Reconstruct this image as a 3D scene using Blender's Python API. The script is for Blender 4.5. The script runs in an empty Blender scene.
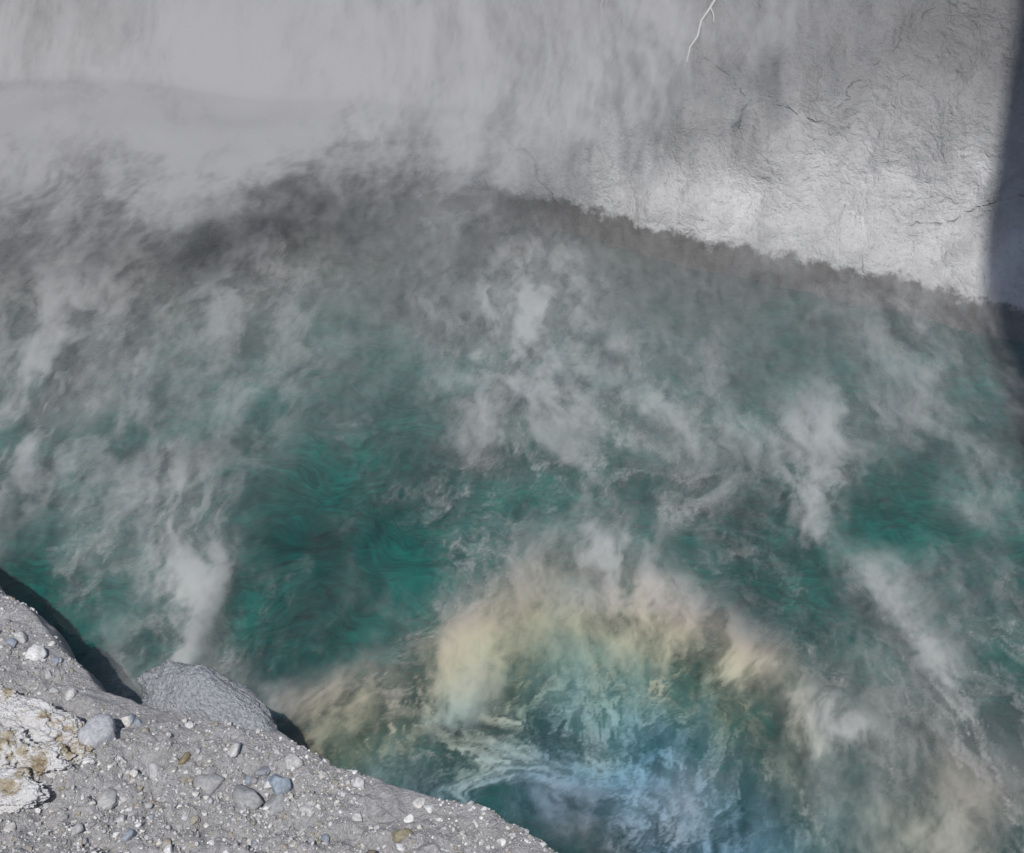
import bpy, math, numpy as np, random, time
T0=time.time()
rng=np.random.default_rng(7); random.seed(7)
sc=bpy.context.scene
sc.view_settings.view_transform='Standard'; sc.view_settings.look='None'; sc.view_settings.exposure=0
COL=sc.collection

# ------------------------------------------------------------ noise helpers
TAB=rng.random((256,256)).astype(np.float32)
def vn(x,y,s,seed=0):
    x=x*s+seed*17.31; y=y*s+seed*9.77
    xi=np.floor(x).astype(np.int64); yi=np.floor(y).astype(np.int64)
    fx=x-xi; fy=y-yi; fx=fx*fx*(3-2*fx); fy=fy*fy*(3-2*fy)
    a=TAB[xi&255,yi&255]; b=TAB[(xi+1)&255,yi&255]; c=TAB[xi&255,(yi+1)&255]; d=TAB[(xi+1)&255,(yi+1)&255]
    return (a*(1-fx)+b*fx)*(1-fy)+(c*(1-fx)+d*fx)*fy-0.5
def fbm(x,y,s,o=4,seed=0,g=.5,rot=1.1):
    r=0; a=1
    for i in range(o):
        an=rot*i; r=r+a*vn(x*math.cos(an)+y*math.sin(an),y*math.cos(an)-x*math.sin(an),s,seed+i*3); s*=2.03; a*=g
    return r
def sstep(a,b,x):
    t=np.clip((x-a)/(b-a),0,1); return t*t*(3-2*t)

# ------------------------------------------------------------ terrain shape
POOL=np.array([(-2.4,4.62),(-2.06,4.36),(-1.76,4.04),(-1.4,3.86),(-0.98,3.70),(-0.67,3.62),(-0.46,3.52),(-0.2,3.46),(-0.05,3.40),(0.10,3.28),(0.22,3.12),(0.5,2.75),
 (1.3,2.5),(2.6,2.3),(4.2,2.5),(5.6,3.4),(6.3,5.0),(5.9,6.2),(4.9,7.2),(3.62,8.06),(2.6,8.56),(1.48,9.0),(0.71,9.33),(0.1,9.68),(-0.68,10.0),(-2.6,10.3),(-4.38,10.5),
 (-5.6,10.2),(-6.2,9.4),(-5.7,7.8),(-4.4,6.5),(-3.1,5.3)],float)
def sdf(x,y):
    d2=np.full(x.shape,1e9); ins=np.zeros(x.shape,bool)
    n=len(POOL)
    for i in range(n):
        ax,ay=POOL[i]; bx,by=POOL[(i+1)%n]
        ex,ey=bx-ax,by-ay
        t=np.clip(((x-ax)*ex+(y-ay)*ey)/(ex*ex+ey*ey),0,1)
        d2=np.minimum(d2,(x-ax-t*ex)**2+(y-ay-t*ey)**2)
        c=((ay>y)!=(by>y))
        xx=(bx-ax)*(y-ay)/((by-ay) if by!=ay else 1e-9)+ax
        ins^=(c&(x<xx))
    d=np.sqrt(d2); return np.where(ins,-d,d)
def H(x,y):
    x=np.asarray(x,float); y=np.asarray(y,float)
    wx=x+0.13*fbm(x,y,2.2,5,1); wy=y+0.13*fbm(x,y,2.2,5,5)
    d=sdf(wx,wy)
    near=1-sstep(4.6,7.5,y)
    hn=np.interp(d,[-1.2,-0.35,-0.12,-0.02,0.04,0.15,1.0,4.0,8,40],[-1.5,-0.9,0.55,1.02,1.15,1.2,1.42,2.5,3.0,3.2])
    hf=np.interp(d,[-1.5,-0.3,0.0,0.10,0.2,0.45,1.2,3.2,4.2,8,40],[-1.5,-0.35,-0.02,0.07,0.26,0.55,1.4,3.7,4.3,4.9,5.5])
    h=hn*near+hf*(1-near)
    land=sstep(-0.05,0.3,d)
    crumb=np.maximum(fbm(x,y,17,3,33),0)
    h=h+land*near*(0.10*fbm(x,y,1.3,3,2)+0.08*fbm(x,y,5,4,8)+0.034*fbm(x,y,20,3,11,.6)+0.05*crumb)
    rid=1-np.abs(fbm(x,y,1.5,4,21))*2
    h=h+land*(1-near)*(0.16*fbm(x,y,0.9,3,4)+0.055*fbm(x,y,5,4,6)+0.03*rid)
    h=h+sstep(15,80,np.hypot(x,y-7))*(2.5*fbm(x,y,0.02,3,9)+1.0)
    return h
def axis(segs,ext,g=1.12):
    a=[segs[0][0]]
    for s,e,st in segs:
        n=int(round((e-s)/st)); a+=list(s+(e-s)*np.arange(1,n+1)/n)
    if ext is None: return np.array(a)
    st=segs[-1][2]; v=a[-1]
    while v<ext: st*=g; v+=st; a.append(v)
    st=segs[0][2]; v=a[0]
    while v>-ext: st*=g; v-=st; a.insert(0,v)
    return np.array(a)
XS=axis([(-5,-2.6,0.03),(-2.6,0.5,0.008),(0.5,5.2,0.026)],400)
YS=axis([(2.2,3.0,0.03),(3.0,4.9,0.008),(4.9,8.2,0.05),(8.2,12.2,0.022)],400)
def raw_mesh(name,co,q,smooth=True):
    me=bpy.data.meshes.new(name)
    k=q.shape[1]
    me.vertices.add(len(co)); me.vertices.foreach_set('co',co.astype(np.float32).ravel())
    me.loops.add(q.size); me.loops.foreach_set('vertex_index',q.astype(np.int32).ravel())
    me.polygons.add(len(q)); me.polygons.foreach_set('loop_start',np.arange(0,q.size,k,dtype=np.int32))
    me.polygons.foreach_set('use_smooth',np.full(len(q),smooth))
    me.update(calc_edges=True)
    ob=bpy.data.objects.new(name,me); COL.objects.link(ob); return ob
def gridq(nx,ny):
    i=np.arange(nx*ny).reshape(ny,nx)
    return np.stack([i[:-1,:-1],i[:-1,1:],i[1:,1:],i[1:,:-1]],-1).reshape(-1,4)
def grid_mesh(name,xs,ys,zf):
    X,Y=np.meshgrid(xs,ys); Z=zf(X,Y)
    return raw_mesh(name,np.stack([X,Y,Z],-1).reshape(-1,3),gridq(len(xs),len(ys)))

# ------------------------------------------------------------ node helper
class NT:
    def __init__(s,tree): s.t=tree; s.n=tree.nodes; s.l=tree.links
    def node(s,ty,**kw):
        n=s.n.new(ty)
        for k,v in kw.items(): setattr(n,k,v)
        return n
    def put(s,sock,v):
        if isinstance(v,bpy.types.NodeSocket): s.l.new(v,sock)
        elif v is not None: sock.default_value=v
    def math(s,op,a,b=None,c=None,clamp=False):
        n=s.node('ShaderNodeMath',operation=op,use_clamp=clamp)
        s.put(n.inputs[0],a); s.put(n.inputs[1],b); s.put(n.inputs[2],c); return n.outputs[0]
    def vmath(s,op,a,b=None,scale=None):
        n=s.node('ShaderNodeVectorMath',operation=op); s.put(n.inputs[0],a); s.put(n.inputs[1],b)
        if scale is not None: s.put(n.inputs[3],scale)
        return n.outputs[1] if op in('LENGTH','DISTANCE') else n.outputs[0]
    def noise(s,vec,scale,detail=4,rough=0.55,dist=0,out='Fac'):
        n=s.node('ShaderNodeTexNoise'); s.put(n.inputs['Vector'],vec); s.put(n.inputs['Scale'],scale)
        n.inputs['Detail'].default_value=detail; n.inputs['Roughness'].default_value=rough; n.inputs['Distortion'].default_value=dist
        return n.outputs[out]
    def mr(s,v,a,b,c=0.,d=1.,smooth=True):
        n=s.node('ShaderNodeMapRange',interpolation_type='SMOOTHSTEP' if smooth else 'LINEAR'); s.put(n.inputs[0],v)
        for i,x in enumerate((a,b,c,d)): n.inputs[i+1].default_value=x
        return n.outputs[0]
    def mix(s,f,a,b,mode='MIX'):
        n=s.node('ShaderNodeMix',data_type='RGBA',blend_type=mode); s.put(n.inputs[0],f); s.put(n.inputs[6],a); s.put(n.inputs[7],b); return n.outputs[2]
    def ramp(s,f,stops):
        n=s.node('ShaderNodeValToRGB'); s.put(n.inputs[0],f); e=n.color_ramp.elements
        while len(e)<len(stops): e.new(0.5)
        for i,(p,c) in enumerate(stops): e[i].position=p; e[i].color=c if len(c)==4 else (*c,1)
        return n.outputs[0]
    def bump(s,h,strength,dist,normal=None):
        n=s.node('ShaderNodeBump'); s.put(n.inputs['Height'],h); n.inputs['Strength'].default_value=strength; n.inputs['Distance'].default_value=dist
        if normal is not None: s.l.new(normal,n.inputs['Normal'])
        return n.outputs[0]
def newmat(name):
    m=bpy.data.materials.new(name); m.use_nodes=True; m.node_tree.nodes.clear()
    N=NT(m.node_tree); out=N.node('ShaderNodeOutputMaterial'); return m,N,out
def pbsdf(N,out,col,rough=0.9,normal=None,spec=0.3):
    p=N.node('ShaderNodeBsdfPrincipled'); N.put(p.inputs['Base Color'],col); N.put(p.inputs['Roughness'],rough)
    p.inputs['Specular IOR Level'].default_value=spec
    if normal is not None: N.l.new(normal,p.inputs['Normal'])
    N.l.new(p.outputs[0],out.inputs['Surface']); return p
def C(r,g=None,b=None): return (r,r if g is None else g,r if b is None else b,1)

# ------------------------------------------------------------ ground material
m,N,out=newmat('mineral_ground')
geo=N.node('ShaderNodeNewGeometry'); P=geo.outputs['Position']
sep=N.node('ShaderNodeSeparateXYZ'); N.l.new(P,sep.inputs[0]); px,py,pz=sep.outputs
warp=N.vmath('SUBTRACT',N.noise(P,1.6,4,0.6,0,'Color'),(0.5,0.5,0.5)); 
PW=N.vmath('ADD',P,N.vmath('SCALE',warp,None,0.7))
farm=N.mr(py,5.5,7.0)
nf=N.noise(P,55,5,0.7); nm=N.noise(P,7,5,0.6)
near_c=N.ramp(nf,[(0.25,C(.29,.285,.285)),(0.42,C(.50,.495,.505)),(0.6,C(.60,.595,.61)),(0.78,C(.78,.78,.79))])
near_c=N.mix(N.mr(nm,.42,.7,0,.5),near_c,C(.40,.395,.395))
blot=N.noise(PW,1.1,6,0.62); fine=N.noise(P,22,6,0.75); med=N.noise(PW,5,5,0.65)
hgt=N.math('ADD',N.math('MULTIPLY',N.math('SUBTRACT',blot,0.5),2.4),N.math('MULTIPLY',pz,1.25))
far_c=N.ramp(N.mr(hgt,0.2,2.1,0,1,False),[(0.0,C(.70,.70,.70)),(0.30,C(.57,.57,.575)),(0.55,C(.36,.36,.365)),(1.0,C(.20,.20,.205))])
far_c=N.mix(N.mr(med,.38,.75,0,.45),far_c,C(.30,.295,.29))
far_c=N.mix(N.mr(fine,.53,.8,0,.8),far_c,C(.12,.12,.12))
vor=N.node('ShaderNodeTexVoronoi',feature='DISTANCE_TO_EDGE'); N.put(vor.inputs['Vector'],N.vmath('ADD',N.vmath('ADD',P,N.vmath('SCALE',warp,None,0.35)),N.vmath('SCALE',N.vmath('SUBTRACT',N.noise(P,9,4,0.6,0,'Color'),(.5,.5,.5)),None,0.09)))
vor.inputs['Scale'].default_value=0.75
cm=N.mr(N.noise(P,0.8,2,0.5),.46,.56)
ln=N.math('MULTIPLY',N.mr(vor.outputs[0],0.001,0.008,1,0),cm)
ln=N.math('MULTIPLY',ln,N.mr(N.noise(P,10,3,.6),.40,.56))
far_c=N.mix(N.math('MULTIPLY',ln,.4),far_c,C(.08))
col=N.mix(farm,near_c,far_c)
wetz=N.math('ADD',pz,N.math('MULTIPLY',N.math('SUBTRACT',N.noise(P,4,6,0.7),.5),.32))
wet=N.mr(wetz,0.15,0.21,1,0)
col=N.mix(N.math('MULTIPLY',wet,farm),col,C(.085,.08,.075))
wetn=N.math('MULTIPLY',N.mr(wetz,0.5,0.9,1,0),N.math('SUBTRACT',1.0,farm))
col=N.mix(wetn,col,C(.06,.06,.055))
b1=N.bump(N.math('ADD',nf,N.math('MULTIPLY',N.noise(P,160,3,.7),.5)),1.0,0.028)
hb=N.math('SUBTRACT',N.math('ADD',N.math('MULTIPLY',fine,.35),med),N.math('MULTIPLY',ln,.25))
b2=N.bump(hb,0.9,0.10)
mn=N.node('ShaderNodeMix',data_type='VECTOR'); N.put(mn.inputs[0],farm); N.l.new(b1,mn.inputs[4]); N.l.new(b2,mn.inputs[5])
pbsdf(N,out,col,0.92,mn.outputs[1])
G=grid_mesh('ground',XS,YS,H); G.data.materials.append(m)
print('terrain',len(G.data.vertices),time.time()-T0)

# ------------------------------------------------------------ water
m,N,out=newmat('hot_spring_water')
geo=N.node('ShaderNodeNewGeometry'); P=geo.outputs['Position']
sep=N.node('ShaderNodeSeparateXYZ'); N.l.new(P,sep.inputs[0])
w=N.vmath('SUBTRACT',N.noise(P,1.1,3,0.5,0,'Color'),(0.5,0.5,0.5)); PW=N.vmath('ADD',P,N.vmath('SCALE',w,None,1.2))
a=N.noise(PW,1.2,5,0.6)
rip=N.noise(N.vmath('MULTIPLY',PW,(1.2,3.0,1)),5.5,6,0.7,.6)
col=N.ramp(N.math('ADD',N.math('MULTIPLY',a,.58),N.math('MULTIPLY',rip,.42)),[(0.36,C(.0005,.018,.020)),(0.5,C(.001,.058,.052)),(0.62,C(.002,.118,.098))])
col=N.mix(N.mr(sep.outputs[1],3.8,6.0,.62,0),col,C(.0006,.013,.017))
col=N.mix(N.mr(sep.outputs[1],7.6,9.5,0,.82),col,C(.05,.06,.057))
bp=N.bump(rip,0.4,0.04)
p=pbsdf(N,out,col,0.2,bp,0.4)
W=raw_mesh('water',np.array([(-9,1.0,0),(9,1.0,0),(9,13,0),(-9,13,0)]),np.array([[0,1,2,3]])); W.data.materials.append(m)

# ------------------------------------------------------------ steam: drifting veils of vapour at three heights
TB=rng.random((64,64,64)).astype(np.float32)
def vn3(x,y,z):
    xi=np.floor(x).astype(np.int32); yi=np.floor(y).astype(np.int32); zi=np.floor(z).astype(np.int32)
    fx=x-xi; fy=y-yi; fz=z-zi
    fx=fx*fx*(3-2*fx); fy=fy*fy*(3-2*fy); fz=fz*fz*(3-2*fz)
    xi=xi&63; yi=yi&63; zi=zi&63; xj=(xi+1)&63; yj=(yi+1)&63; zj=(zi+1)&63
    def L(a,b,t): return a+(b-a)*t
    return L(L(L(TB[xi,yi,zi],TB[xj,yi,zi],fx),L(TB[xi,yj,zi],TB[xj,yj,zi],fx),fy),
             L(L(TB[xi,yi,zj],TB[xj,yi,zj],fx),L(TB[xi,yj,zj],TB[xj,yj,zj],fx),fy),fz)-0.5
# plumes: (layer, start xy, end xy, r0, r1, optical thickness)
PL=[(1,(1.72,5.75),(1.80,6.25),.10,.22,1.1),(1,(1.82,6.25),(1.9,6.8),.24,.27,1.2),
(1,(1.66,4.4),(1.2,4.8),.12,.15,2.0),(1,(1.2,4.8),(0.82,5.35),.14,.19,1.5),(1,(0.75,5.4),(0.3,6.9),.16,.4,.4),
(1,(-.26,4.5),(-.20,4.95),.10,.15,1.5),(1,(-.14,5.15),(-.05,5.7),.12,.25,.15),
(1,(-1.72,4.95),(-1.80,5.6),.05,.14,1.1),(1,(-1.82,5.6),(-1.9,6.2),.16,.34,.7),(1,(-2.1,6.0),(-2.9,6.7),.3,.45,.45),
(1,(2.25,4.75),(2.05,5.5),.06,.14,.7),(1,(-1.15,4.62),(-.8,4.65),.12,.18,.7),(1,(-1.0,4.35),(-.85,4.6),.08,.12,.7),
(1,(-3.2,5.8),(-2.9,7.0),.35,.45,.45),(1,(.05,6.7),(0,8.0),.35,.7,.6),(1,(-1.6,7.2),(-2.0,8.6),.5,.7,.5),(1,(-3.2,7.4),(-3.4,8.6),.5,.7,.5),
(1,(2.2,6.9),(2.9,7.8),.4,.6,.35),(1,(1.2,6.2),(1.1,7.4),.2,.4,.4),(0,(.0,4.3),(.9,4.15),.18,.25,1.0),(0,(.3,4.7),(1.2,4.4),.14,.2,.35),(1,(.2,4.05),(.75,4.05),.12,.18,.6),(1,(2.0,3.7),(2.5,4.0),.2,.3,.35),
(2,(-5,9.7),(-2.6,10.0),1.1,1.1,2.8),(2,(-2.4,9.8),(-1.0,10.2),.9,.85,2.2),(2,(-.9,10.0),(1.0,10.0),.65,.5,1.1),
(2,(.9,9.6),(2.4,9.6),.4,.35,.4),(2,(-2.4,8.2),(-2.2,9.6),.4,.75,1.2),(2,(-.6,8.0),(-.3,9.4),.35,.6,.55),(2,(-4.2,8.2),(-4.2,9.4),.4,.6,.6)]
ms,N,out=newmat('steam_vapour')
att=N.node('ShaderNodeAttribute',attribute_name='veil')
alpha=att.outputs['Alpha']; tint=att.outputs['Color']
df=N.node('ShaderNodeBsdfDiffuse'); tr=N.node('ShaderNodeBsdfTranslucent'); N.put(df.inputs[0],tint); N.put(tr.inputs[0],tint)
m1=N.node('ShaderNodeMixShader'); m1.inputs[0].default_value=.45; N.l.new(df.outputs[0],m1.inputs[1]); N.l.new(tr.outputs[0],m1.inputs[2])
tp_=N.node('ShaderNodeBsdfTransparent'); m2=N.node('ShaderNodeMixShader'); N.put(m2.inputs[0],alpha); N.l.new(tp_.outputs[0],m2.inputs[1]); N.l.new(m1.outputs[0],m2.inputs[2])
N.l.new(m2.outputs[0],out.inputs['Surface'])
steam=bpy.data.objects.new('steam',None); COL.objects.link(steam)
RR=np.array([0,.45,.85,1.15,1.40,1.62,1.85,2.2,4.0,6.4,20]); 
BOW_TC=np.array([(.55,.60,.74),(.36,.60,.88),(.36,.70,.92),(.56,.78,.70),(.80,.80,.60),(.86,.79,.60),(.82,.72,.62),(.74,.75,.74),(.71,.73,.735),(.58,.58,.59),(.56,.56,.572)])*.92  # fogbow light painted into steam colour: blue inner, cream to orange outer, neutral beyond
def veil(k,off):
    if k==0: xs=axis([(-5.6,5.0,.0115)],None); ys=axis([(2.9,6.4,.0095),(6.4,10.8,.018)],None)
    elif k==1: xs=axis([(-5.8,5.4,.013)],None); ys=axis([(2.9,6.4,.012),(6.4,10.8,.018)],None)
    else: xs=axis([(-6,5.2,.018)],None); ys=axis([(6.4,12.4,.02)],None)
    X,Y=np.meshgrid(xs,ys)
    d=sdf(X,Y); farb=sstep(6,8,Y)
    rise=np.where(d>-0.3,(np.sqrt(np.maximum(d+.3,0)**2+.04)-.2)*1.0,0)*farb
    Z=off+rise+min(.12,off*.5)*fbm(X,Y,.9,3,50+k*7)
    s0=60+k*23
    ax=X+.45*fbm(X,Y,.8,2,s0); ay=Y+.45*fbm(X,Y,.8,2,s0+5)
    bx=ax+.09*fbm(ax,ay,3.0,4,s0+9,.6); by=ay+.12*fbm(ax,ay,3.0,4,s0+13,.6)
    big=fbm(bx*1.2,by*.65,1.3,4,s0+1,.5,.25)
    mid=fbm(bx*1.4,by*.62,3.4,6,s0+3,.62,.2)
    cx=X+.06*fbm(X,Y,6,4,s0+2,.6); cy=Y+.06*fbm(X,Y,6,4,s0+4,.6)
    fur=fbm(cx*1.6,cy*.55,13,4,s0+6,.66,.15)
    ex,ey=bx-.5,by-3.2; rr=np.hypot(ex,ey); th=np.arctan2(ey,ex)
    rr2=rr+.26*mid+.16*fbm(ax,ay,2.2,3,s0+33)
    hair=fbm(rr2,th*1.1+.4*mid,12,4,s0+7,.74,0)*.8+.5*fbm(rr2*.7,th*1.8,7,3,s0+27,.6,0)
    hairf=np.clip(.5+hair*1.15,0,1.3)**2.0
    loc=np.exp(-((rr-1.8)/2.3)**4)
    farw=sstep(5.8,9.4,Y)
    furm=np.clip(1+fur*1.1,.15,2.0)
    cl=lambda v,a=0.,b=1.: np.clip(v,a,b)
    if k==0:
        tau=(.02+.22*farw)+.05*cl(big*1.4+.5)+ .72*cl(big*1.5+.42)*hairf*(.25+.75*loc)*(.3+1.0*cl(mid*1.3+.42))
        tau+=.24*(1-loc)*cl(mid*1.5+.4)*cl(big*2+.5)
        tau*=.35+.65*furm
    elif k==1:
        tau=(.01+.17*farw)+.05*cl(big*1.5+.5)+ (.42+.16*farw)*cl(big*2.2+.08,0,1.2)**1.4*(.38+1.15*cl(mid*1.5+.40,0,1.3))
        tau*=.4+.6*furm
    else:
        tau=.07+.24*cl(big*2+.4)*(.7+.6*cl(mid*1.5+.4))
        tau=tau*(1-.88*sstep(-.5,2.4,X))*sstep(7.6,9.2,Y)*(.8+.2*furm)
    con=(1.4,1.35,.75)[k]
    for (kk,a,b,ra,rb,amp) in PL:
        if kk!=k: continue
        a=np.array(a,float); b=np.array(b,float); e=b-a; w_=min(1,max(ra,rb)*2.2)
        x=X+.3*w_*(ax-X)+.9*(bx-ax)+.07*mid+.02*fur; y=Y+.3*w_*(ay-Y)+.9*(by-ay)+.12*mid+.02*fur
        t=np.clip(((x-a[0])*e[0]+(y-a[1])*e[1])/(e@e),0,1)
        d2=(x-a[0]-t*e[0])**2+(y-a[1]-t*e[1])**2; r=ra+(rb-ra)*t
        tau=tau+amp*np.exp(-d2/(r*r))*((.9-.5*con)+con*cl(mid*1.5+.42,0,1.2))*(.55+.45*furm)*(.7+.6*cl(big*1.6+.5))*((.25+1.3*hairf) if k==0 else 1)
    ed=sstep(xs[0],xs[0]+.7,X)*(1-sstep(xs[-1]-.7,xs[-1],X))*sstep(ys[0],ys[0]+.4,Y)*(1-sstep(ys[-1]-.6,ys[-1],Y))
    if k<2: ed=ed*(1-sstep(-.25,.35,d)*farb)
    ed=ed*(1-sstep(-.14,.03,d)*(1-farb))
    tau=np.maximum(tau,0)*ed
    al=1-np.exp(-tau)
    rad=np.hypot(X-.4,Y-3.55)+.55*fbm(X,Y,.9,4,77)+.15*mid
    rgb=np.stack([np.interp(rad,RR,BOW_TC[:,c]) for c in range(3)],-1)
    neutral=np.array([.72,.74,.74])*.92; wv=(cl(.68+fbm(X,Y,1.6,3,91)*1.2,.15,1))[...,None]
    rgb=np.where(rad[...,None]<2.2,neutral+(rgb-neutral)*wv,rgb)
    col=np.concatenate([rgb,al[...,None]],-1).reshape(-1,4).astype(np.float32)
    q=gridq(len(xs),len(ys)); q=q[al.ravel()[q].max(1)>2e-3]
    o=raw_mesh('vapour_veil_%d'%(k+1),np.stack([X,Y,Z],-1).reshape(-1,3),q)
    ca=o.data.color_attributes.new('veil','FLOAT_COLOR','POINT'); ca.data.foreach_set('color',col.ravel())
    o.data.materials.append(ms); o.parent=steam
    print('veil',k,X.size,float(tau.mean()),float(tau.max()),time.time()-T0)
for k,off in enumerate((.06,.34,1.0)): veil(k,off)

# ------------------------------------------------------------ stones
import bmesh
def ico(sub):
    bm=bmesh.new(); bmesh.ops.create_icosphere(bm,subdivisions=sub,radius=1)
    v=np.array([q.co[:] for q in bm.verts]); f=np.array([[q.index for q in k.verts] for k in bm.faces]); bm.free(); return v,f
def rotm(a,b,c):
    ca,sa,cb,sb,cc,s_=math.cos(a),math.sin(a),math.cos(b),math.sin(b),math.cos(c),math.sin(c)
    return np.array([[ca,-sa,0],[sa,ca,0],[0,0,1]])@np.array([[1,0,0],[0,cb,-sb],[0,sb,cb]])@np.array([[cc,0,s_],[0,1,0],[-s_,0,cc]])
def stone_v(v,amp,seed):
    o=seed*3.7
    n=vn3(v[:,0]*1.3+o+20,v[:,1]*1.3+o+20,v[:,2]*1.3+20)+0.5*vn3(v[:,0]*3+o+20,v[:,1]*3+20,v[:,2]*3+o+20)
    v=v*(1+amp*n)[:,None]
    for j in range(5):
        dn=rng.normal(0,1,3); dn/=np.linalg.norm(dn); pr=v@dn; ex=np.maximum(pr-rng.uniform(.55,.85),0); v=v-ex[:,None]*dn*.85
    return v
def stones(name,items,sub,mat,amp=0.5,smooth=True):
    v0,f0=ico(sub); co=[];fa=[];cl=[];off=0
    hz=H(np.array([i[0] for i in items]),np.array([i[1] for i in items]))
    for k,(x,y,r,fl,c) in enumerate(items):
        v=stone_v(v0,amp,rng.random()*10)*np.array([1,rng.uniform(.6,.95),fl])*r
        v=v@rotm(rng.uniform(0,6.28),rng.uniform(-.35,.35),rng.uniform(-.35,.35)).T
        co.append(v+np.array([x,y,hz[k]+r*fl*0.2])); fa.append(f0+off); off+=len(v0); cl.append(np.tile(np.array([*c,1.]),(len(v0),1)))
    ob=raw_mesh(name,np.concatenate(co),np.concatenate(fa),smooth)
    ca=ob.data.color_attributes.new('col','FLOAT_COLOR','POINT'); ca.data.foreach_set('color',np.concatenate(cl).astype(np.float32).ravel())
    ob.data.materials.append(mat); return ob
m,N,out=newmat('stone')
at=N.node('ShaderNodeAttribute',attribute_name='col'); tc=N.node('ShaderNodeTexCoord'); P=tc.outputs['Object']
n=N.noise(P,70,5,.7); c=N.mix(1.0,at.outputs['Color'],N.ramp(n,[(.3,C(.6)),(.7,C(1.2))]),'MULTIPLY')
pbsdf(N,out,c,.8,N.bump(n,.6,.008)); STM=m
greys=[(.44,.44,.45),(.54,.54,.55),(.33,.33,.34),(.60,.59,.57),(.36,.33,.28),(.30,.34,.40),(.72,.72,.72)]
main=[(-1.23,3.43,.074,.6,(.36,.36,.37)),(-1.06,3.35,.080,.55,(.33,.34,.35)),(-.935,3.42,.055,.65,(.30,.35,.41)),(-.945,3.34,.048,.6,(.34,.35,.36)),
(-1.34,3.53,.038,.8,(.28,.23,.15)),(-1.70,3.60,.10,.8,(.46,.47,.50)),(-2.11,4.14,.048,.7,(.74,.74,.74)),(-2.22,4.25,.042,.6,(.55,.55,.56)),
(-.43,3.19,.042,.6,(.30,.27,.19)),(-1.46,3.48,.04,.5,(.48,.48,.5)),(-.9,3.56,.045,.7,(.48,.48,.48)),(-1.02,3.5,.036,.7,(.3,.31,.35)),(-.82,3.32,.035,.7,(.5,.5,.5)),
(-1.15,3.58,.04,.5,(.55,.55,.55)),(-1.6,3.3,.06,.6,(.45,.45,.45)),(-.62,3.3,.026,.7,(.55,.55,.55)),(-1.9,3.9,.035,.7,(.55,.55,.55)),(-.55,3.08,.035,.7,(.22,.19,.15)),(-.50,3.06,.03,.7,(.25,.2,.15))]
for i in range(170):
    x=rng.uniform(-2.4,0.1); y=rng.uniform(3.05,4.4)
    if sdf(np.array([x]),np.array([y]))[0]<0.08: continue
    main.append((x,y,rng.uniform(.010,.032),rng.uniform(.5,.9),greys[rng.integers(7)]))
stones('pebbles',main,3,STM,.6)
gr=[]
cx=rng.uniform(-2.6,0.4,30000); cy=rng.uniform(2.95,4.7,30000); dd_=sdf(cx,cy); cl_=fbm(cx,cy,3,3,40)
for x,y,d,q in zip(cx,cy,dd_,cl_):
    if d>-0.02 and rng.random()<0.5+q*1.4: gr.append((x,y,float(np.clip(rng.lognormal(-5.2,.5),.003,.018)),rng.uniform(.55,.9),greys[rng.integers(5) if rng.random()<.9 else 6]))
    if len(gr)>11000: break
stones('gravel',gr,1,STM,.7,False)
print('gravel',len(gr),time.time()-T0)

def boulder(name,c,r,sub,mat,rot=0):
    v,f=ico(sub); n=0; s=1.1; A=.34
    for k in range(7):
        n=n+A*vn3(v[:,0]*s+31+k*3.3,v[:,1]*s+12+k*5.1,v[:,2]*s+7+k*2.7); s*=2.1; A*=.66
    v=v*(1+n)[:,None]
    for dn,h in (((.3,-.5,.8),.66),((-.5,-.3,.8),.68),((.1,-.9,.3),.75),((.6,.2,.7),.7)):
        dn=np.array(dn)/np.linalg.norm(dn); v=v-np.maximum(v@dn-h,0)[:,None]*dn*.6
    v=v*np.array(r); v=v@rotm(rot,0,0).T+np.array(c)
    ob=raw_mesh(name,v,f); ob.data.materials.append(mat); return ob
m,N,out=newmat('boulder_rock'); P=N.node('ShaderNodeNewGeometry').outputs['Position']
n=N.noise(P,60,5,.7); c=N.ramp(n,[(.3,C(.26,.28,.31)),(.5,C(.44,.46,.49)),(.7,C(.64,.65,.68))])
pbsdf(N,out,c,.9,N.bump(N.math('ADD',n,N.noise(P,15,4,.6)),1,.03))
boulder('boulder',(-1.33,3.91,1.09),(.38,.14,.21),6,m,-0.52)

m,N,out=newmat('sinter_crust'); P=N.node('ShaderNodeNewGeometry').outputs['Position']
n=N.noise(P,9,6,.65); n2=N.noise(P,60,4,.7)
c=N.ramp(n,[(.34,C(.33,.26,.16)),(.43,C(.52,.46,.36)),(.48,C(.74,.73,.73)),(.7,C(.84,.84,.85))])
pbsdf(N,out,c,.85,N.bump(N.math('ADD',n2,n),1,.025))
parts=[(-2.02,3.68,.20,.09,.07),(-1.84,3.62,.10,.08,.05),(-2.10,3.50,.17,.13,.09),(-1.86,3.44,.12,.07,.06),(-1.76,3.50,.07,.05,.04),(-2.04,3.34,.15,.08,.05),(-1.93,3.27,.10,.06,.05),(-2.16,3.80,.12,.06,.06)]
cr=bpy.data.objects.new('sinter_crust_rock',None); COL.objects.link(cr)
for i,(x,y,a,b,c_) in enumerate(parts):
    v,f=ico(6); s=1.6; nn=0; A=.75
    for k in range(6): nn=nn+A*vn3(v[:,0]*s+31+i*3,v[:,1]*s+12,v[:,2]*s+17+i); s*=2.05; A*=.62
    v=v*(1+nn)[:,None]*np.array((a,b,c_)); v=v@rotm(rng.uniform(-.6,.6),0,0).T+np.array((x,y,float(H(x,y))+.02))
    ob=raw_mesh('crust_%d'%(i+1),v,f); ob.data.materials.append(m); ob.parent=cr

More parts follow.
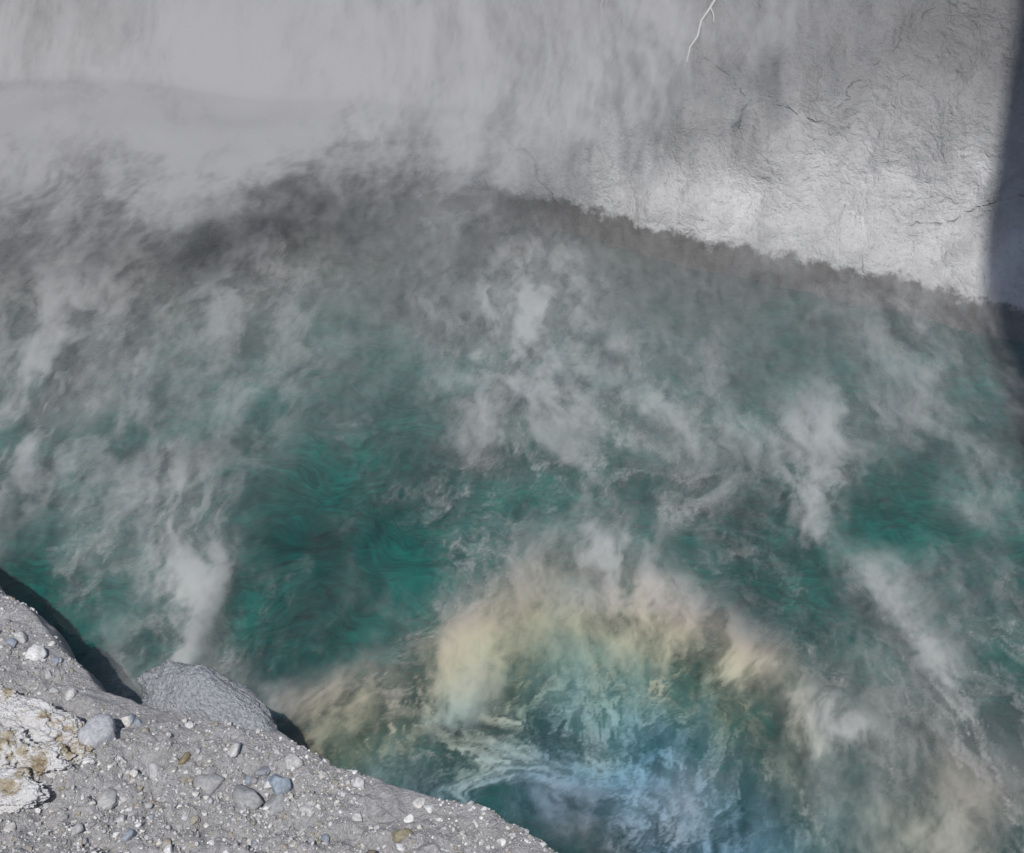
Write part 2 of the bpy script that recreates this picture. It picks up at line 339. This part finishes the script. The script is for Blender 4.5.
# ------------------------------------------------------------ twigs on far bank
m,N,out=newmat('bleached_wood'); P=N.node('ShaderNodeTexCoord').outputs['Object']
pbsdf(N,out,N.ramp(N.noise(P,30,3,.6),[(.3,C(.6,.58,.55)),(.7,C(.8,.79,.78))]),.8)
def twig(name,paths,mat):
    cu=bpy.data.curves.new(name,'CURVE'); cu.dimensions='3D'; cu.bevel_depth=1; cu.bevel_resolution=2
    for pts in paths:
        s=cu.splines.new('POLY'); s.points.add(len(pts)-1)
        for p,(x,y,z,r) in zip(s.points,pts): p.co=(x,y,z,1); p.radius=r
    ob=bpy.data.objects.new(name,cu); COL.objects.link(ob); cu.materials.append(mat); return ob
def tp(pl,r0,r1):
    return [(x,y,float(H(x,y))+.03,r0+(r1-r0)*i/(len(pl)-1)) for i,(x,y) in enumerate(pl)]
twig('bare_twig',[tp([(1.72,10.7),(1.66,10.55),(1.60,10.46),(1.53,10.38),(1.46,10.32),(1.43,10.24),(1.375,10.20),(1.345,10.10)],.011,.007),tp([(1.53,10.38),(1.55,10.32),(1.55,10.27)],.005,.003),tp([(1.62,10.49),(1.56,10.50),(1.53,10.47)],.004,.003)],m)
twig('bare_twig',[tp([(.74,10.7),(.70,10.62),(.71,10.56),(.69,10.50)],.005,.003)],m)

# ------------------------------------------------------------ pine standing behind the viewpoint (casts the dark band)
bark,N,out=newmat('pine_bark'); P=N.node('ShaderNodeTexCoord').outputs['Object']
n=N.noise(N.vmath('MULTIPLY',P,(1,1,.2)),18,5,.65); pbsdf(N,out,N.ramp(n,[(.3,C(.05,.035,.025)),(.7,C(.2,.15,.11))]),.95,N.bump(n,1,.04))
need,N,out=newmat('pine_needles'); pbsdf(N,out,C(.045,.08,.035),.8)
tree=bpy.data.objects.new('pine_tree',None); COL.objects.link(tree); TX,TY=3.50,1.3
bz=float(H(TX,TY))-.3; TH=26.0
hs=np.linspace(0,TH,80); th=np.linspace(0,2*np.pi,20,endpoint=False)
vv=[];
for h_ in hs:
    r_=.60*(1-h_/(TH+3))**.8+.15*math.exp(-h_/.4)
    for t_ in th: vv.append((TX+r_*(1+.06*math.sin(3*t_+h_))*math.cos(t_)+.04*math.sin(h_*.5),TY+r_*math.sin(t_),bz+h_))
q=[[i*20+j,i*20+(j+1)%20,(i+1)*20+(j+1)%20,(i+1)*20+j] for i in range(79) for j in range(20)]
o=raw_mesh('trunk',np.array(vv),np.array(q)); o.data.materials.append(bark); o.parent=tree
co=[];qq=[];paths=[]
for i in range(60):
    h_=rng.uniform(TH-5,TH+.4); L=(TH+1.2-h_)*.42+.4; az=rng.uniform(0,6.28); dx,dy=math.cos(az),math.sin(az)
    paths.append([(TX,TY,bz+h_,.05),(TX+dx*L*.5,TY+dy*L*.5,bz+h_-.05,.03),(TX+dx*L,TY+dy*L,bz+h_-.3*L*.5,.012)])
    for k in range(70):
        t_=rng.uniform(.2,1); c0=np.array((TX+dx*L*t_,TY+dy*L*t_,bz+h_-.15*L*t_))+rng.normal(0,.09,3)
        a_=rng.normal(0,1,3); a_/=np.linalg.norm(a_); b_=np.cross(a_,rng.normal(0,1,3)); b_/=np.linalg.norm(b_)
        s_=len(co); co+=[c0-b_*.03,c0+b_*.03,c0+a_*.22]; qq.append([s_,s_+1,s_+2])
o=raw_mesh('needles',np.array(co),np.array(qq),False); o.data.materials.append(need); o.parent=tree
o=twig('limbs',paths,bark); o.parent=tree

# ------------------------------------------------------------ light, sky, camera
EL=math.radians(59); hx,hy=-0.05,-1.0; l=math.hypot(hx,hy); hx/=l; hy/=l
from mathutils import Vector
sd=Vector((hx*math.cos(EL),hy*math.cos(EL),math.sin(EL)))
L=bpy.data.lights.new('sun','SUN'); L.energy=3.6; L.angle=math.radians(.5); L.color=(1,.965,.92)
lo=bpy.data.objects.new('sun',L); COL.objects.link(lo); lo.rotation_euler=(-sd).to_track_quat('-Z','Y').to_euler()
wd=bpy.data.worlds.new('World'); sc.world=wd; wd.use_nodes=True; nt=wd.node_tree; bg=nt.nodes['Background']
sk=nt.nodes.new('ShaderNodeTexSky'); sk.sky_type='NISHITA'; sk.sun_disc=False; sk.sun_elevation=EL; sk.sun_rotation=math.atan2(hx,hy)
nt.links.new(sk.outputs[0],bg.inputs[0]); bg.inputs[1].default_value=.075
cam=bpy.data.cameras.new('camera'); co_=bpy.data.objects.new('camera',cam); COL.objects.link(co_)
co_.location=(0,0,6); co_.rotation_euler=(math.radians(50),0,0); cam.sensor_width=36; cam.lens=18/math.tan(math.radians(20)); cam.clip_end=2000
sc.camera=co_
print('done',time.time()-T0)
